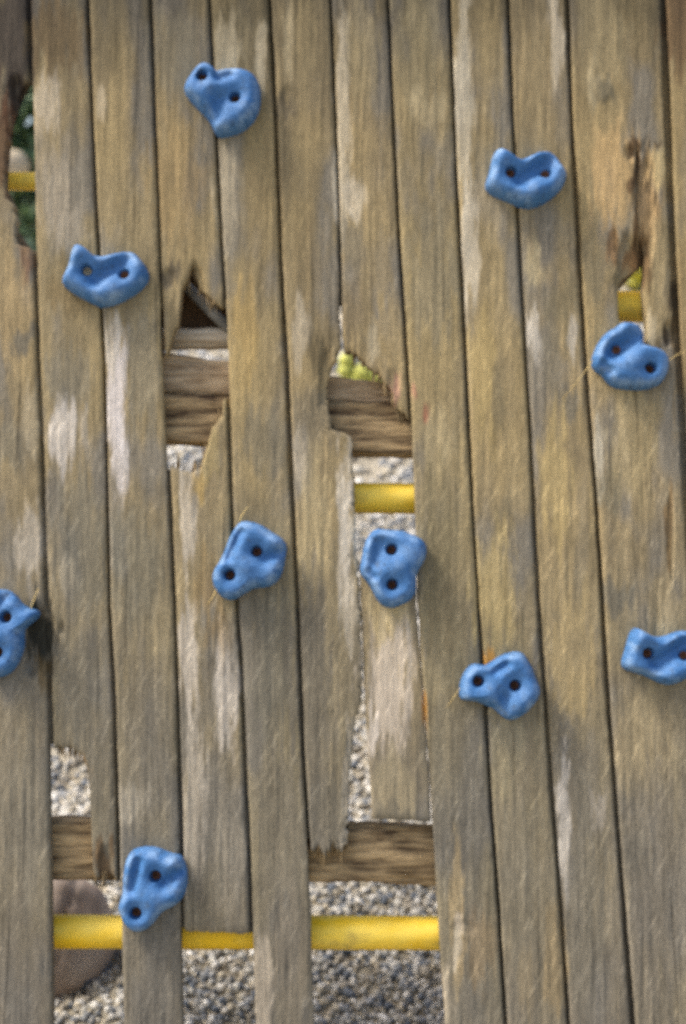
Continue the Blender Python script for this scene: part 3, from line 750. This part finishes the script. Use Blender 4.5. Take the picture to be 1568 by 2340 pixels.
def hold(x0, y0, outline, holes, valleys, bumps, label, height=0.046, bolts=('r', 'r')):
    def conv(zx, zy):
        return (x0 + np.asarray(zx, float) * .216837) / 1.553571, (y0 + np.asarray(zy, float) * .216837) / 1.553571
    o = np.array(outline, float)
    W0 = 0.004
    px, py = conv(o[:, 0], o[:, 1])
    hx = W0 + height * .4
    u, v = at(px, py, hx)
    p = smooth_closed(np.stack([u, v], 1), 3)
    cu, cv = p[:, 0].mean(), p[:, 1].mean()
    cu, cv = (p[:, 0].min() + p[:, 0].max()) / 2 * .5 + cu * .5, (p[:, 1].min() + p[:, 1].max()) / 2 * .5 + cv * .5
    ang = np.arctan2(p[:, 1] - cv, p[:, 0] - cu)
    rad = np.hypot(p[:, 0] - cu, p[:, 1] - cv)
    od = np.argsort(ang)
    ang, rad = ang[od], rad[od]
    na, nrad = 150, 54
    th = np.linspace(-np.pi, np.pi, na, endpoint=False)
    rr = np.interp(th, np.r_[ang - 2 * np.pi, ang, ang + 2 * np.pi], np.r_[rad, rad, rad])
    rr = (np.roll(rr, 1) + 2 * rr + np.roll(rr, -1)) / 4
    rho = 1 - (1 - np.linspace(0, 1, nrad)) ** 1.15
    U = cu + rho[:, None] * rr[None] * np.cos(th)[None]
    Vv = cv + rho[:, None] * rr[None] * np.sin(th)[None]
    dist_edge = (1 - rho[:, None]) * rr[None]
    prof = np.clip(dist_edge / 0.030, 0, 1)
    H = height * (1 - (1 - prof) ** 2.4) ** 0.5

    def loc(zx, zy):
        a, b = conv(zx, zy)
        q = at(np.array(a), np.array(b), hx)
        return float(q[0]), float(q[1])
    mm = .1396e-3
    inside = np.clip(dist_edge / 0.012, 0, 1)
    for ax, ay, bx, by, wd, dep in valleys:
        A_, B_ = np.array(loc(ax, ay)), np.array(loc(bx, by))
        d = B_ - A_
        t = np.clip(((U - A_[0]) * d[0] + (Vv - A_[1]) * d[1]) / (d @ d), 0, 1)
        q = np.hypot(U - A_[0] - t * d[0], Vv - A_[1] - t * d[1]) / (wd * mm)
        H = H - 1.3 * dep * np.exp(-q ** 2) * np.clip(dist_edge / 0.006, 0, 1)
    for ax, ay, wd, dep in bumps:
        A_ = loc(ax, ay)
        H = H + dep * np.exp(-(np.hypot(U - A_[0], Vv - A_[1]) / (wd * mm)) ** 2) * inside
    H = H + .0022 * (fbm(U * 40, Vv * 40, int(x0), 2) - .5) * inside
    hp = [loc(*h) for h in holes]
    floor = 0.013
    for a, b in hp:
        q = np.hypot(U - a, Vv - b)
        H = H - .012 * np.exp(-(q / .022) ** 2)
        k = np.clip((q - .0105) / .004, 0, 1)
        k = k * k * (3 - 2 * k)
        H = np.where(q < .0145, floor + (np.maximum(H, floor) - floor) * k, H)
    H = np.maximum(H, 0.0)
    # wear: rims rubbed pale, fine chalky mottling, grime specks
    ang_f = fbm(U * 55 + 3, Vv * 55, int(y0) + 2, 4)
    rim = np.exp(-((dist_edge - .011) / .009) ** 2) * np.clip((ang_f - .35) * 3.2, 0, 1)
    chalk = np.clip((fbm(U * 24, Vv * 24, int(x0) + 5, 4) - .45) * 3, 0, 1) * .2
    for ax, ay, wd, dep in bumps:
        A_ = loc(ax, ay)
        chalk = np.maximum(chalk, .8 * np.exp(-(np.hypot(U - A_[0], Vv - A_[1]) / (wd * 1.1 * mm)) ** 2) * np.clip((ang_f - .3) * 3, 0, 1))
    grime = np.clip((fbm(U * 130, Vv * 130, int(x0) + 9, 3) - .66) * 6, 0, 1) * .5
    hc = lin((60, 107, 158)) * (1 - np.clip(rim * .62 + chalk * .42, 0, .85))[..., None] + lin((130, 160, 194)) * np.clip(rim * .62 + chalk * .42, 0, .85)[..., None]
    hc = hc * (1 - grime[..., None]) + lin((60, 66, 70)) * grime[..., None]
    hc = np.concatenate([hc.reshape(-1, 3), np.broadcast_to(lin((60, 107, 158)), (na, 3))])
    hc = np.concatenate([hc, np.ones((len(hc), 1))], 1)
    P = world_of(U, Vv, W0 + H)
    P = np.concatenate([P.reshape(-1, 3), world_of(U[-1], Vv[-1], np.full(na, -0.006))])
    q = np.arange((nrad + 1) * na).reshape(nrad + 1, na)
    q2 = np.roll(q, -1, 1)
    F = np.stack([q[:-1], q[1:], q2[1:], q2[:-1]], -1).reshape(-1, 4)
    F = F[na:]
    F_l = [tuple(f) for f in F]
    cap = []
    for k in range(na):
        cap.append((int(q[0, 0]), int(q[1, k]), int(q2[1, k])))
    base = world_of(cu, cv, 0.0)
    t = thing('climbing_hold', label, 'climbing hold', base, 'blue climbing holds bolted to the wall')
    mesh_obj('hold_body', P, F_l + cap, M_HOLD, t, attrs={'col': hc})
    for (a, b), kind in zip(hp, bolts):
        c, e = world_of(a, b, W0 + floor - .003), world_of(a, b, W0 + floor + .005)
        rb = .0092
        V_, F_ = tube([c, e], rb, 14)
        n = len(V_)
        # socket recess in the bolt head
        top = world_of(a, b, W0 + floor + .005)
        ring = [tuple(top + (WR * math.cos(2 * math.pi * k / 6) + WU * math.sin(2 * math.pi * k / 6)) * .0038) for k in range(6)]
        deep = [tuple(Vector(r_) - Vector(WN) * .003) for r_ in ring]
        F_ = F_[:-1]
        last = list(range(14, 28))
        V_ = V_ + ring + deep
        for k in range(14):
            F_.append((last[k], last[(k + 1) % 14], n + int(((k + 1) % 14) * 6 / 14) % 6, n + int(k * 6 / 14) % 6) if int(((k + 1) % 14) * 6 / 14) % 6 != int(k * 6 / 14) % 6 else (last[k], last[(k + 1) % 14], n + int(k * 6 / 14) % 6))
        for k in range(6):
            F_.append((n + k, n + (k + 1) % 6, n + 6 + (k + 1) % 6, n + 6 + k))
        F_.append(tuple(range(n + 6, n + 12)))
        bo = mesh_obj('bolt', V_, F_, M_MUD if kind == 'm' else M_RUST, t, smooth=False)
        if kind == 'm':
            bo['label'] = 'bolt caked with pale dried mud'
    return t


hold(622, 187, [(430, 150), (530, 165), (610, 230), (680, 300), (800, 255), (950, 245), (1130, 265), (1280, 330), (1370, 450), (1395, 620), (1390, 800), (1350, 950), (1260, 1110), (1120, 1230), (960, 1300), (800, 1330), (700, 1340), (640, 1270), (580, 1120), (480, 990), (330, 850), (200, 700), (130, 600), (160, 470), (240, 350), (330, 220)],
     [(450, 420), (985, 780)], [(720, 800, 640, 1080, 130, .016), (720, 440, 900, 390, 90, .014)], [(1180, 1000, 230, .006), (520, 640, 150, .005)],
     'blue heart shaped climbing hold highest on the wall, near the top edge')
hold(1700, 470, [(300, 255), (360, 265), (450, 320), (560, 390), (690, 430), (800, 400), (920, 340), (1050, 295), (1180, 300), (1270, 370), (1340, 480), (1430, 600), (1455, 680), (1410, 830), (1310, 960), (1160, 1080), (1000, 1170), (840, 1210), (720, 1190), (560, 1130), (380, 1060), (200, 980), (110, 890), (120, 790), (180, 640), (210, 460), (240, 350)],
     [(515, 675), (1085, 690)], [(1150, 480, 680, 800, 140, .02)], [(900, 990, 220, .007), (330, 480, 150, .006)],
     'blue kidney shaped climbing hold at upper right on clean planks, below a round knot')
hold(200, 810, [(290, 255), (400, 260), (480, 330), (570, 420), (700, 455), (850, 430), (1000, 390), (1180, 365), (1290, 400), (1350, 470), (1440, 570), (1510, 720), (1500, 830), (1430, 940), (1290, 1060), (1100, 1170), (930, 1240), (780, 1275), (660, 1250), (500, 1170), (320, 1080), (170, 980), (80, 900), (90, 800), (170, 650), (220, 480), (245, 350)],
     [(510, 710), (1120, 770)], [(1150, 520, 660, 860, 140, .02)], [(900, 1040, 220, .007), (330, 480, 150, .006)],
     'blue kidney shaped climbing hold with pale mud in its left bolt hole', bolts=('m', 'r'))
hold(2070, 1090, [(640, 230), (800, 235), (920, 275), (990, 370), (1000, 480), (1010, 590), (1120, 640), (1290, 690), (1400, 780), (1430, 900), (1400, 1060), (1340, 1190), (1220, 1290), (1050, 1340), (850, 1340), (650, 1330), (500, 1290), (400, 1210), (330, 1090), (230, 1050), (165, 960), (160, 830), (220, 650), (310, 490), (420, 380), (540, 320)],
     [(550, 700), (1085, 1020)], [(900, 470, 480, 760, 150, .02), (330, 960, 430, 1060, 80, .012)], [(760, 950, 220, .008)],
     'blue climbing hold right under the rotten hole with yellow pipe behind')
hold(720, 1810, [(680, 170), (850, 195), (1000, 260), (1150, 370), (1280, 440), (1360, 530), (1370, 660), (1340, 820), (1310, 1000), (1240, 1140), (1120, 1240), (1000, 1270), (850, 1275), (740, 1320), (620, 1410), (480, 1480), (370, 1470), (250, 1380), (170, 1250), (145, 1110), (170, 980), (270, 840), (360, 650), (420, 460), (520, 290), (590, 200)],
     [(890, 690), (450, 1070)], [(620, 380, 430, 800, 75, .014), (1300, 690, 1040, 800, 95, .015)], [(700, 950, 180, .006), (1180, 1050, 130, .006), (1200, 520, 110, .004)],
     'blue climbing hold left of the middle, tilted, with rusty bolts')
hold(1240, 1840, [(430, 155), (560, 165), (700, 185), (880, 185), (1000, 245), (1160, 305), (1260, 400), (1280, 520), (1250, 660), (1170, 800), (1100, 920), (1110, 1080), (1085, 1240), (1000, 1350), (850, 1420), (720, 1470), (600, 1450), (500, 1390), (430, 1280), (370, 1150), (280, 1020), (200, 930), (175, 820), (200, 680), (225, 540), (260, 380), (330, 250)],
     [(690, 520), (700, 1090)], [(480, 420, 420, 720, 130, .014), (330, 880, 400, 960, 70, .01)], [(980, 600, 200, .007), (800, 820, 150, .006)],
     'blue climbing hold on top of the short pale plank, under a yellow pipe')
hold(0, 2070, [(-100, 90), (60, 100), (170, 130), (260, 220), (350, 330), (450, 410), (560, 425), (640, 470), (600, 560), (500, 640), (400, 720), (370, 830), (380, 950), (360, 1100), (310, 1240), (230, 1400), (120, 1500), (0, 1545), (-120, 1560), (-250, 1480), (-330, 1330), (-360, 1150), (-330, 950), (-370, 760), (-420, 560), (-380, 360), (-290, 200)],
     [(125, 560), (-20, 1130)], [(140, 220, -60, 360, 100, .014)], [(100, 850, 180, .006)],
     'blue climbing hold with a pointed horn, cut off by the left edge of the picture')
hold(1610, 2260, [(350, 430), (430, 450), (530, 475), (640, 400), (780, 310), (930, 255), (1080, 240), (1170, 280), (1240, 400), (1310, 520), (1350, 660), (1410, 790), (1440, 890), (1400, 1020), (1290, 1170), (1150, 1300), (1000, 1380), (880, 1370), (780, 1290), (680, 1190), (540, 1130), (400, 1070), (230, 1050), (120, 1040), (100, 940), (110, 780), (160, 620), (250, 490)],
     [(400, 730), (1000, 800)], [(850, 460, 680, 570, 75, .014), (830, 1000, 770, 1220, 110, .013)], [(1130, 1060, 200, .006), (560, 900, 150, .006)],
     'blue five cornered climbing hold right of the middle, in the lower half')
hold(2096, 2170, [(740, 255), (830, 290), (920, 350), (1050, 410), (1170, 420), (1300, 380), (1430, 330), (1560, 310), (1680, 340), (1770, 430), (1850, 560), (1880, 700), (1830, 850), (1740, 990), (1600, 1100), (1440, 1190), (1280, 1220), (1120, 1170), (960, 1080), (760, 1010), (600, 970), (530, 910), (535, 800), (580, 660), (625, 500), (660, 360)],
     [(930, 690), (1530, 720)], [(1560, 520, 1080, 860, 140, .02)], [(1350, 1030, 220, .007), (750, 480, 150, .006)],
     'blue kidney shaped climbing hold cut off by the right edge of the picture')
hold(390, 2980, [(440, 150), (600, 125), (780, 145), (920, 210), (1040, 250), (1150, 270), (1220, 380), (1260, 540), (1265, 720), (1230, 880), (1150, 1030), (1020, 1120), (880, 1180), (780, 1280), (700, 1400), (580, 1500), (440, 1540), (320, 1500), (220, 1400), (160, 1240), (120, 1130), (160, 1020), (200, 880), (200, 700), (220, 500), (260, 320), (340, 200)],
     [(760, 590), (440, 1190)], [(480, 350, 370, 800, 85, .014), (1150, 520, 900, 720, 95, .015)], [(700, 960, 180, .006), (1120, 900, 130, .006), (1020, 360, 110, .004)],
     'blue climbing hold lowest on the wall, beside a yellow pipe end')


# ------------------------------------------------------------------ yellow pipe ladder behind the planks
for y0, y1, dy, lw, xa, xb, lab in ((2095, 2168, .004, -.092, -215, 1795, 'lowest yellow painted steel pipe, seen in the gaps along the bottom'), (1103, 1174, .012, -.092, -215, 1795, 'bright yellow painted pipe above the hold in the middle gap'),
                            (664, 737, .0, -.092, 1120, 1795, 'yellow painted pipe showing in the rotten hole at upper right'), (393, 436, .0, -.092, -215, 330, 'thin yellow painted pipe crossing the slot at upper left')):
    ym, rp = (y0 + y1) / 2, (y1 - y0) / 2 / 1000 * (1 - lw / 3.2)
    pts_, rad_ = [], []
    for k in range(26):
        x = xa + k * ((xb - xa) / 25)
        pts_.append(pt(x, ym + dy * (x - 850), lw))
        rad_.append(rp * (1 + .012 * math.sin(k * 1.7)))
    V_, F_ = tube(pts_, rad_, 28)
    tag(mesh_obj('yellow_pipe', V_, F_, M_YEL), lab, 'pipe', 'yellow pipes behind the planks')
for x in (-232, 1812):                              # timber posts at both ends carry the crossbeams and the pipes
    a, b = pt(x, -60, -.045), pt(x, 2680, -.045)
    V_ = [tuple(q + WR * i + WN * j) for q in (a, b) for i, j in ((-.05, -.33), (.05, -.33), (.05, 0), (-.05, 0))]
    mesh_obj('side_post', V_, [(0, 1, 2, 3)[::-1], (4, 5, 6, 7), (0, 1, 5, 4), (1, 2, 6, 5), (2, 3, 7, 6), (3, 0, 4, 7)], M_BEAM, wall, smooth=False)

# ------------------------------------------------------------------ timber frame seen through the upper left gap
frame = thing('timber_frame', 'dark timber frame with pale round rail and grey brace, in the upper left gap', 'frame', tuple(pt(450, 2300, -.19) * np.array([1, 1, 0])))
V_, F_ = tube([pt(240 + 40 * k, 776 - .3 * k, -.095) for k in range(11)], [.026 + .0015 * math.sin(k * 2.3) for k in range(11)], 24)
mesh_obj('rail', V_, F_, M_LOG, frame)


def slab(name, cs, w0, w1, mat, parent, label=None):
    """flat timber of real thickness from a measured outline"""
    f = np.array([pt(x, y, w0) for x, y in cs])
    b = f + (w1 - w0) * WN
    n = len(cs)
    F_ = [tuple(range(n))[::-1], tuple(range(n, 2 * n))] + [(k, (k + 1) % n, n + (k + 1) % n, n + k) for k in range(n)]
    o = mesh_obj(name, np.concatenate([f, b]), F_, mat, parent, smooth=False)
    if label:
        o['label'] = label
    return o


slab('back_board', [(290, 540), (610, 540), (610, 752), (290, 752)], -.125, -.15, M_PANEL, frame, 'dark brown board')
V_, F_ = tube([pt(424, 652, -.074), pt(552, 780, -.074)], .0135, 20)
mesh_obj('brace', V_, F_, M_STEEL, frame, )
for x in (340, 652):
    a, b = pt(x, 560, -.19), pt(x, 2420, -.19)
    pw = .034
    V_ = [tuple(q + WR * i + WN * j) for q in (a, b) for i, j in ((-pw, -pw), (pw, -pw), (pw, pw), (-pw, pw))]
    mesh_obj('post', V_, [(0, 1, 2, 3)[::-1], (4, 5, 6, 7), (0, 1, 5, 4), (1, 2, 6, 5), (2, 3, 7, 6), (3, 0, 4, 7)], M_PANEL, frame, smooth=False)


# ------------------------------------------------------------------ gravel bank, stones
def ico(sub):
    bm = bmesh.new()
    bmesh.ops.create_icosphere(bm, subdivisions=sub, radius=1.0)
    v = np.array([x.co for x in bm.verts])
    f = np.array([[q.index for q in p.verts] for p in bm.faces])
    bm.free()
    return v, f


iv, if_ = ico(1)
iv2, if2 = ico(2)


def rot_mats(n):
    q = rng.normal(size=(n, 4))
    q /= np.linalg.norm(q, axis=1)[:, None]
    w, x, y, z = q.T
    return np.stack([1 - 2 * (y * y + z * z), 2 * (x * y - z * w), 2 * (x * z + y * w), 2 * (x * y + z * w), 1 - 2 * (x * x + z * z), 2 * (y * z - x * w), 2 * (x * z - y * w), 2 * (y * z + x * w), 1 - 2 * (x * x + y * y)], 1).reshape(n, 3, 3)


def pebbles(n, x0, x1, y0, y1, smin, smax, base, lift=.3):
    bv, bf = base
    x, y = rng.uniform(x0, x1, n), rng.uniform(y0, y1, n)
    s = smin + (smax - smin) * rng.power(0.6, n)
    sc = s[:, None] * rng.uniform([.7, .55, .45], [1.25, 1.0, .8], (n, 3))
    d = 1 + .22 * (rng.random((n, len(bv))) - .5)
    P = bv[None] * d[..., None] * sc[:, None]
    P = np.einsum('nij,nkj->nki', rot_mats(n), P)
    z = ground_z(x, y) + s * lift
    P += np.stack([x, y, z], 1)[:, None]
    pal = np.array([lin(c) for c in [(184, 180, 170), (204, 200, 192), (160, 152, 138), (188, 178, 158), (132, 134, 136), (104, 110, 118), (216, 212, 204), (170, 166, 158)]])
    c = pal[rng.choice(8, n, p=[.16, .14, .15, .13, .13, .12, .07, .1])] * rng.uniform(.78, 1.12, (n, 1))
    C = np.concatenate([np.repeat(c, len(bv), 0), np.ones((n * len(bv), 1))], 1)
    F = (bf[None] + (np.arange(n) * len(bv))[:, None, None]).reshape(-1, 3)
    return P.reshape(-1, 3), F, C


sets = [pebbles(24000, -1.05, 1.05, -.2, 1.0, .005, .017, (iv, if_)), pebbles(16000, -1.5, 1.5, .9, 2.6, .009, .022, (iv, if_)), pebbles(7000, -2.4, 2.4, 2.5, 4.6, .016, .036, (iv, if_)), pebbles(500, -1.2, 1.2, .0, 3.0, .015, .03, (iv, if_), .15)]
V_, F_, C_, n_ = [], [], [], 0
for a, b, c in sets:
    V_.append(a)
    F_.append(b + n_)
    C_.append(c)
    n_ += len(a)
grav = mesh_obj('gravel', np.concatenate(V_), np.concatenate(F_), M_PEB, origin=(0, 0, 0), smooth=True, attrs={'col': np.concatenate(C_)})
grav['kind'] = 'stuff'
grav['label'], grav['category'] = 'pale loose gravel on the bank behind the wall', 'gravel'


def boulder(name, centre, size, seed, label, mat=M_BOULDER, sub=4, crack=False):
    bv, bf = ico(sub)
    d = 1 + .22 * (fbm(bv[:, 0] * 1.3 + 5 + seed, bv[:, 1] * 1.3 + bv[:, 2] * 1.7, seed, 4) - .5) + .1 * (fbm(bv[:, 2] * 2.1 + seed, bv[:, 0] * 2.3, seed + 3, 3) - .5)
    P = bv * d[:, None]
    if crack:
        t = P[:, 0] - .35 - .25 * P[:, 2]
        P = P * (1 - .05 * np.exp(-(t / .03) ** 2))[:, None]
    P = P * np.array(size) + np.array(centre)
    o = mesh_obj(name, P, bf, mat, origin=centre)
    return tag(o, label, 'boulder')


c = hit(75, 2215)
boulder('boulder', (c[0], c[1] + .05, c[2] + .03), (.215, .16, .265), 4, 'smooth brown grey boulder behind the yellow pipe at lower left', sub=5, crack=True)
c = hit(50, 505)
# ------------------------------------------------------------------ plants on the bank


def leaf_cloud(centre, size, n, ls, cols, seed, flat=1.0, hollow=.45):
    g = np.random.default_rng(seed)
    d = g.normal(size=(n, 3))
    d /= np.linalg.norm(d, axis=1)[:, None]
    lump = .65 + .55 * fbm(d[:, 0] * 2.2 + seed, d[:, 1] * 2.2 + d[:, 2] * 1.7, seed, 3)
    r = (hollow + (1 - hollow) * g.random(n) ** .6) * lump
    p = d * r[:, None] * np.array(size) + np.array(centre)
    s = ls * g.uniform(.6, 1.25, n)
    base = np.array([(-.5, 0, 0), (-.15, .27, .06), (.25, .22, .06), (.55, 0, -.04), (.25, -.22, .06), (-.15, -.27, .06), (0, 0, -.02)])
    q = np.einsum('nij,kj->nki', rot_mats(n), base) * s[:, None, None] + p[:, None]
    F = np.array([(6, 0, 1), (6, 1, 2), (6, 2, 3), (6, 3, 4), (6, 4, 5), (6, 5, 0)])
    F = (F[None] + (np.arange(n) * 7)[:, None, None]).reshape(-1, 3)
    pal = np.array([lin(c_) for c_ in cols])
    cc = pal[g.integers(0, len(pal), n)] * g.uniform(.7, 1.3, (n, 1))
    C = np.concatenate([np.repeat(cc, 7, 0), np.ones((n * 7, 1))], 1)
    return q.reshape(-1, 3), F, C


def shrub(name, foot, size, n, ls, cols, seed, label, cat='bush'):
    t = thing(name, label, cat, foot)
    cen = np.array(foot) + np.array([0, 0, size[2] * .85])
    V_, F_, C_ = leaf_cloud(cen, size, n, ls, cols, seed)
    mesh_obj('crown', V_, F_, M_LEAF, t, attrs={'col': C_})
    g = random.Random(seed)
    for k in range(5):
        a = g.uniform(0, 6.28)
        tip = cen + np.array([math.cos(a) * size[0] * .6, math.sin(a) * size[1] * .6, g.uniform(-.1, .5) * size[2]])
        f0 = np.array(foot) - np.array([0, 0, .03])
        V_, F_ = tube([f0, f0 * .5 + tip * .5 + np.array([0, 0, .05]) * size[2], tip], [.014 * size[2] / .5, .010 * size[2] / .5, .004], 8)
        mesh_obj('stem', V_, F_, M_STEM, t)
    return t


GREEN = [(96, 118, 78), (118, 142, 104), (74, 96, 64), (134, 152, 122)]
TEAL = [(120, 152, 128), (150, 178, 156), (98, 130, 104), (176, 196, 176)]
f = hit(60, 500)
shrub('bush', (f[0] - .12, f[1] + .15, float(ground_z(f[0] - .12, f[1] + .15))), (.9, .45, .8), 4600, .11, GREEN, 3, 'dark green bush on the bank, seen through the slot at upper left')
f = hit(62, 560)
shrub('pale_plant', tuple(f), (.16, .12, .16), 420, .07, TEAL, 8, 'pale blue green leafy plant low in the slot at upper left', 'plant')
f = hit(45, 470)
boulder('boulder', (f[0] - .03, f[1] - .25, f[2] + .22), (.16, .12, .12), 11, 'pale grey stone among leaves, behind the slot at upper left', M_LOG, 4)
f = hit(822, 890)
clump = thing('green_clump', 'small bright yellow green round plant in the gap above the middle crossbeam', 'plant', f)
t_ = (np.linalg.norm(f - CAMP) - .05) / np.linalg.norm(ray(822.0, 890.0))
for cx, cy, rr_, sd in ((794, 824, .040, 31), (790, 848, .036, 35), (828, 854, .048, 32), (858, 864, .036, 33), (808, 872, .034, 34)):
    bv, bf = ico(4)
    bump_ = 1 + .16 * (fbm(bv[:, 0] * 3 + sd, bv[:, 1] * 3 + bv[:, 2] * 2.6, sd, 3) - .5) + .12 * (fbm(bv[:, 0] * 11 + sd, bv[:, 2] * 11 + bv[:, 1] * 9, sd + 2, 2) - .5)
    cc_ = lin((174, 174, 84)) * (.8 + .6 * fbm(bv[:, 0] * 6, bv[:, 2] * 6 + bv[:, 1] * 5, sd + 5, 3))[:, None]
    mesh_obj('leaf_cluster', CAMP + t_ * ray(float(cx), float(cy)) + bv * bump_[:, None] * rr_, bf, M_LEAF, clump, attrs={'col': np.concatenate([cc_, np.ones((len(cc_), 1))], 1)})
V_, F_ = tube([f - np.array([0, 0, .03]), f + np.array([-.01, 0, .05]), CAMP + t_ * ray(806.0, 850.0)], [.01, .008, .004], 8)
mesh_obj('stem', V_, F_, M_STEM, clump)
f = hit(1446, 665)
shrub('yellow_green_plant', tuple(f), (.10, .08, .22), 120, .08, [(206, 194, 66), (186, 180, 60), (214, 204, 100)], 22, 'yellow green plant above the yellow pipe in the right hand hole', 'plant')


# ------------------------------------------------------------------ dry grass stems caught on the wall
def straw(p, label, r=.0014):
    V_, F_ = tube([pt(x, y, w) for x, y, w in p], [r * (1 - .5 * k / (len(p) - 1)) for k in range(len(p))], 6)
    o = mesh_obj('grass_stem', V_, F_, M_STRAW)
    return tag(o, label, 'grass stem', 'dry grass stems caught behind the holds')


straw([(1366, 806, .006), (1345, 838, .012), (1318, 874, .014), (1285, 912, .008)], 'long dry grass stem left of the hold under the rotten hole')
straw([(1520, 830, .006), (1545, 812, .014), (1580, 796, .012)], 'dry grass stem right of the hold under the rotten hole')
straw([(1066, 1552, .006), (1048, 1578, .012), (1020, 1618, .009)], 'thin dry grass stem left of the five cornered hold')
straw([(545, 1206, .006), (552, 1180, .012), (566, 1158, .012)], 'dry grass stem above the tilted hold left of the middle', .0022)
straw([(500, 1335, .006), (488, 1362, .012), (474, 1382, .008)], 'dry grass stem below the tilted hold left of the middle', .002)
straw([(66, 1410, .006), (74, 1380, .012), (88, 1345, .01)], 'pale dry stem above the horn of the hold at the left edge', .0022)
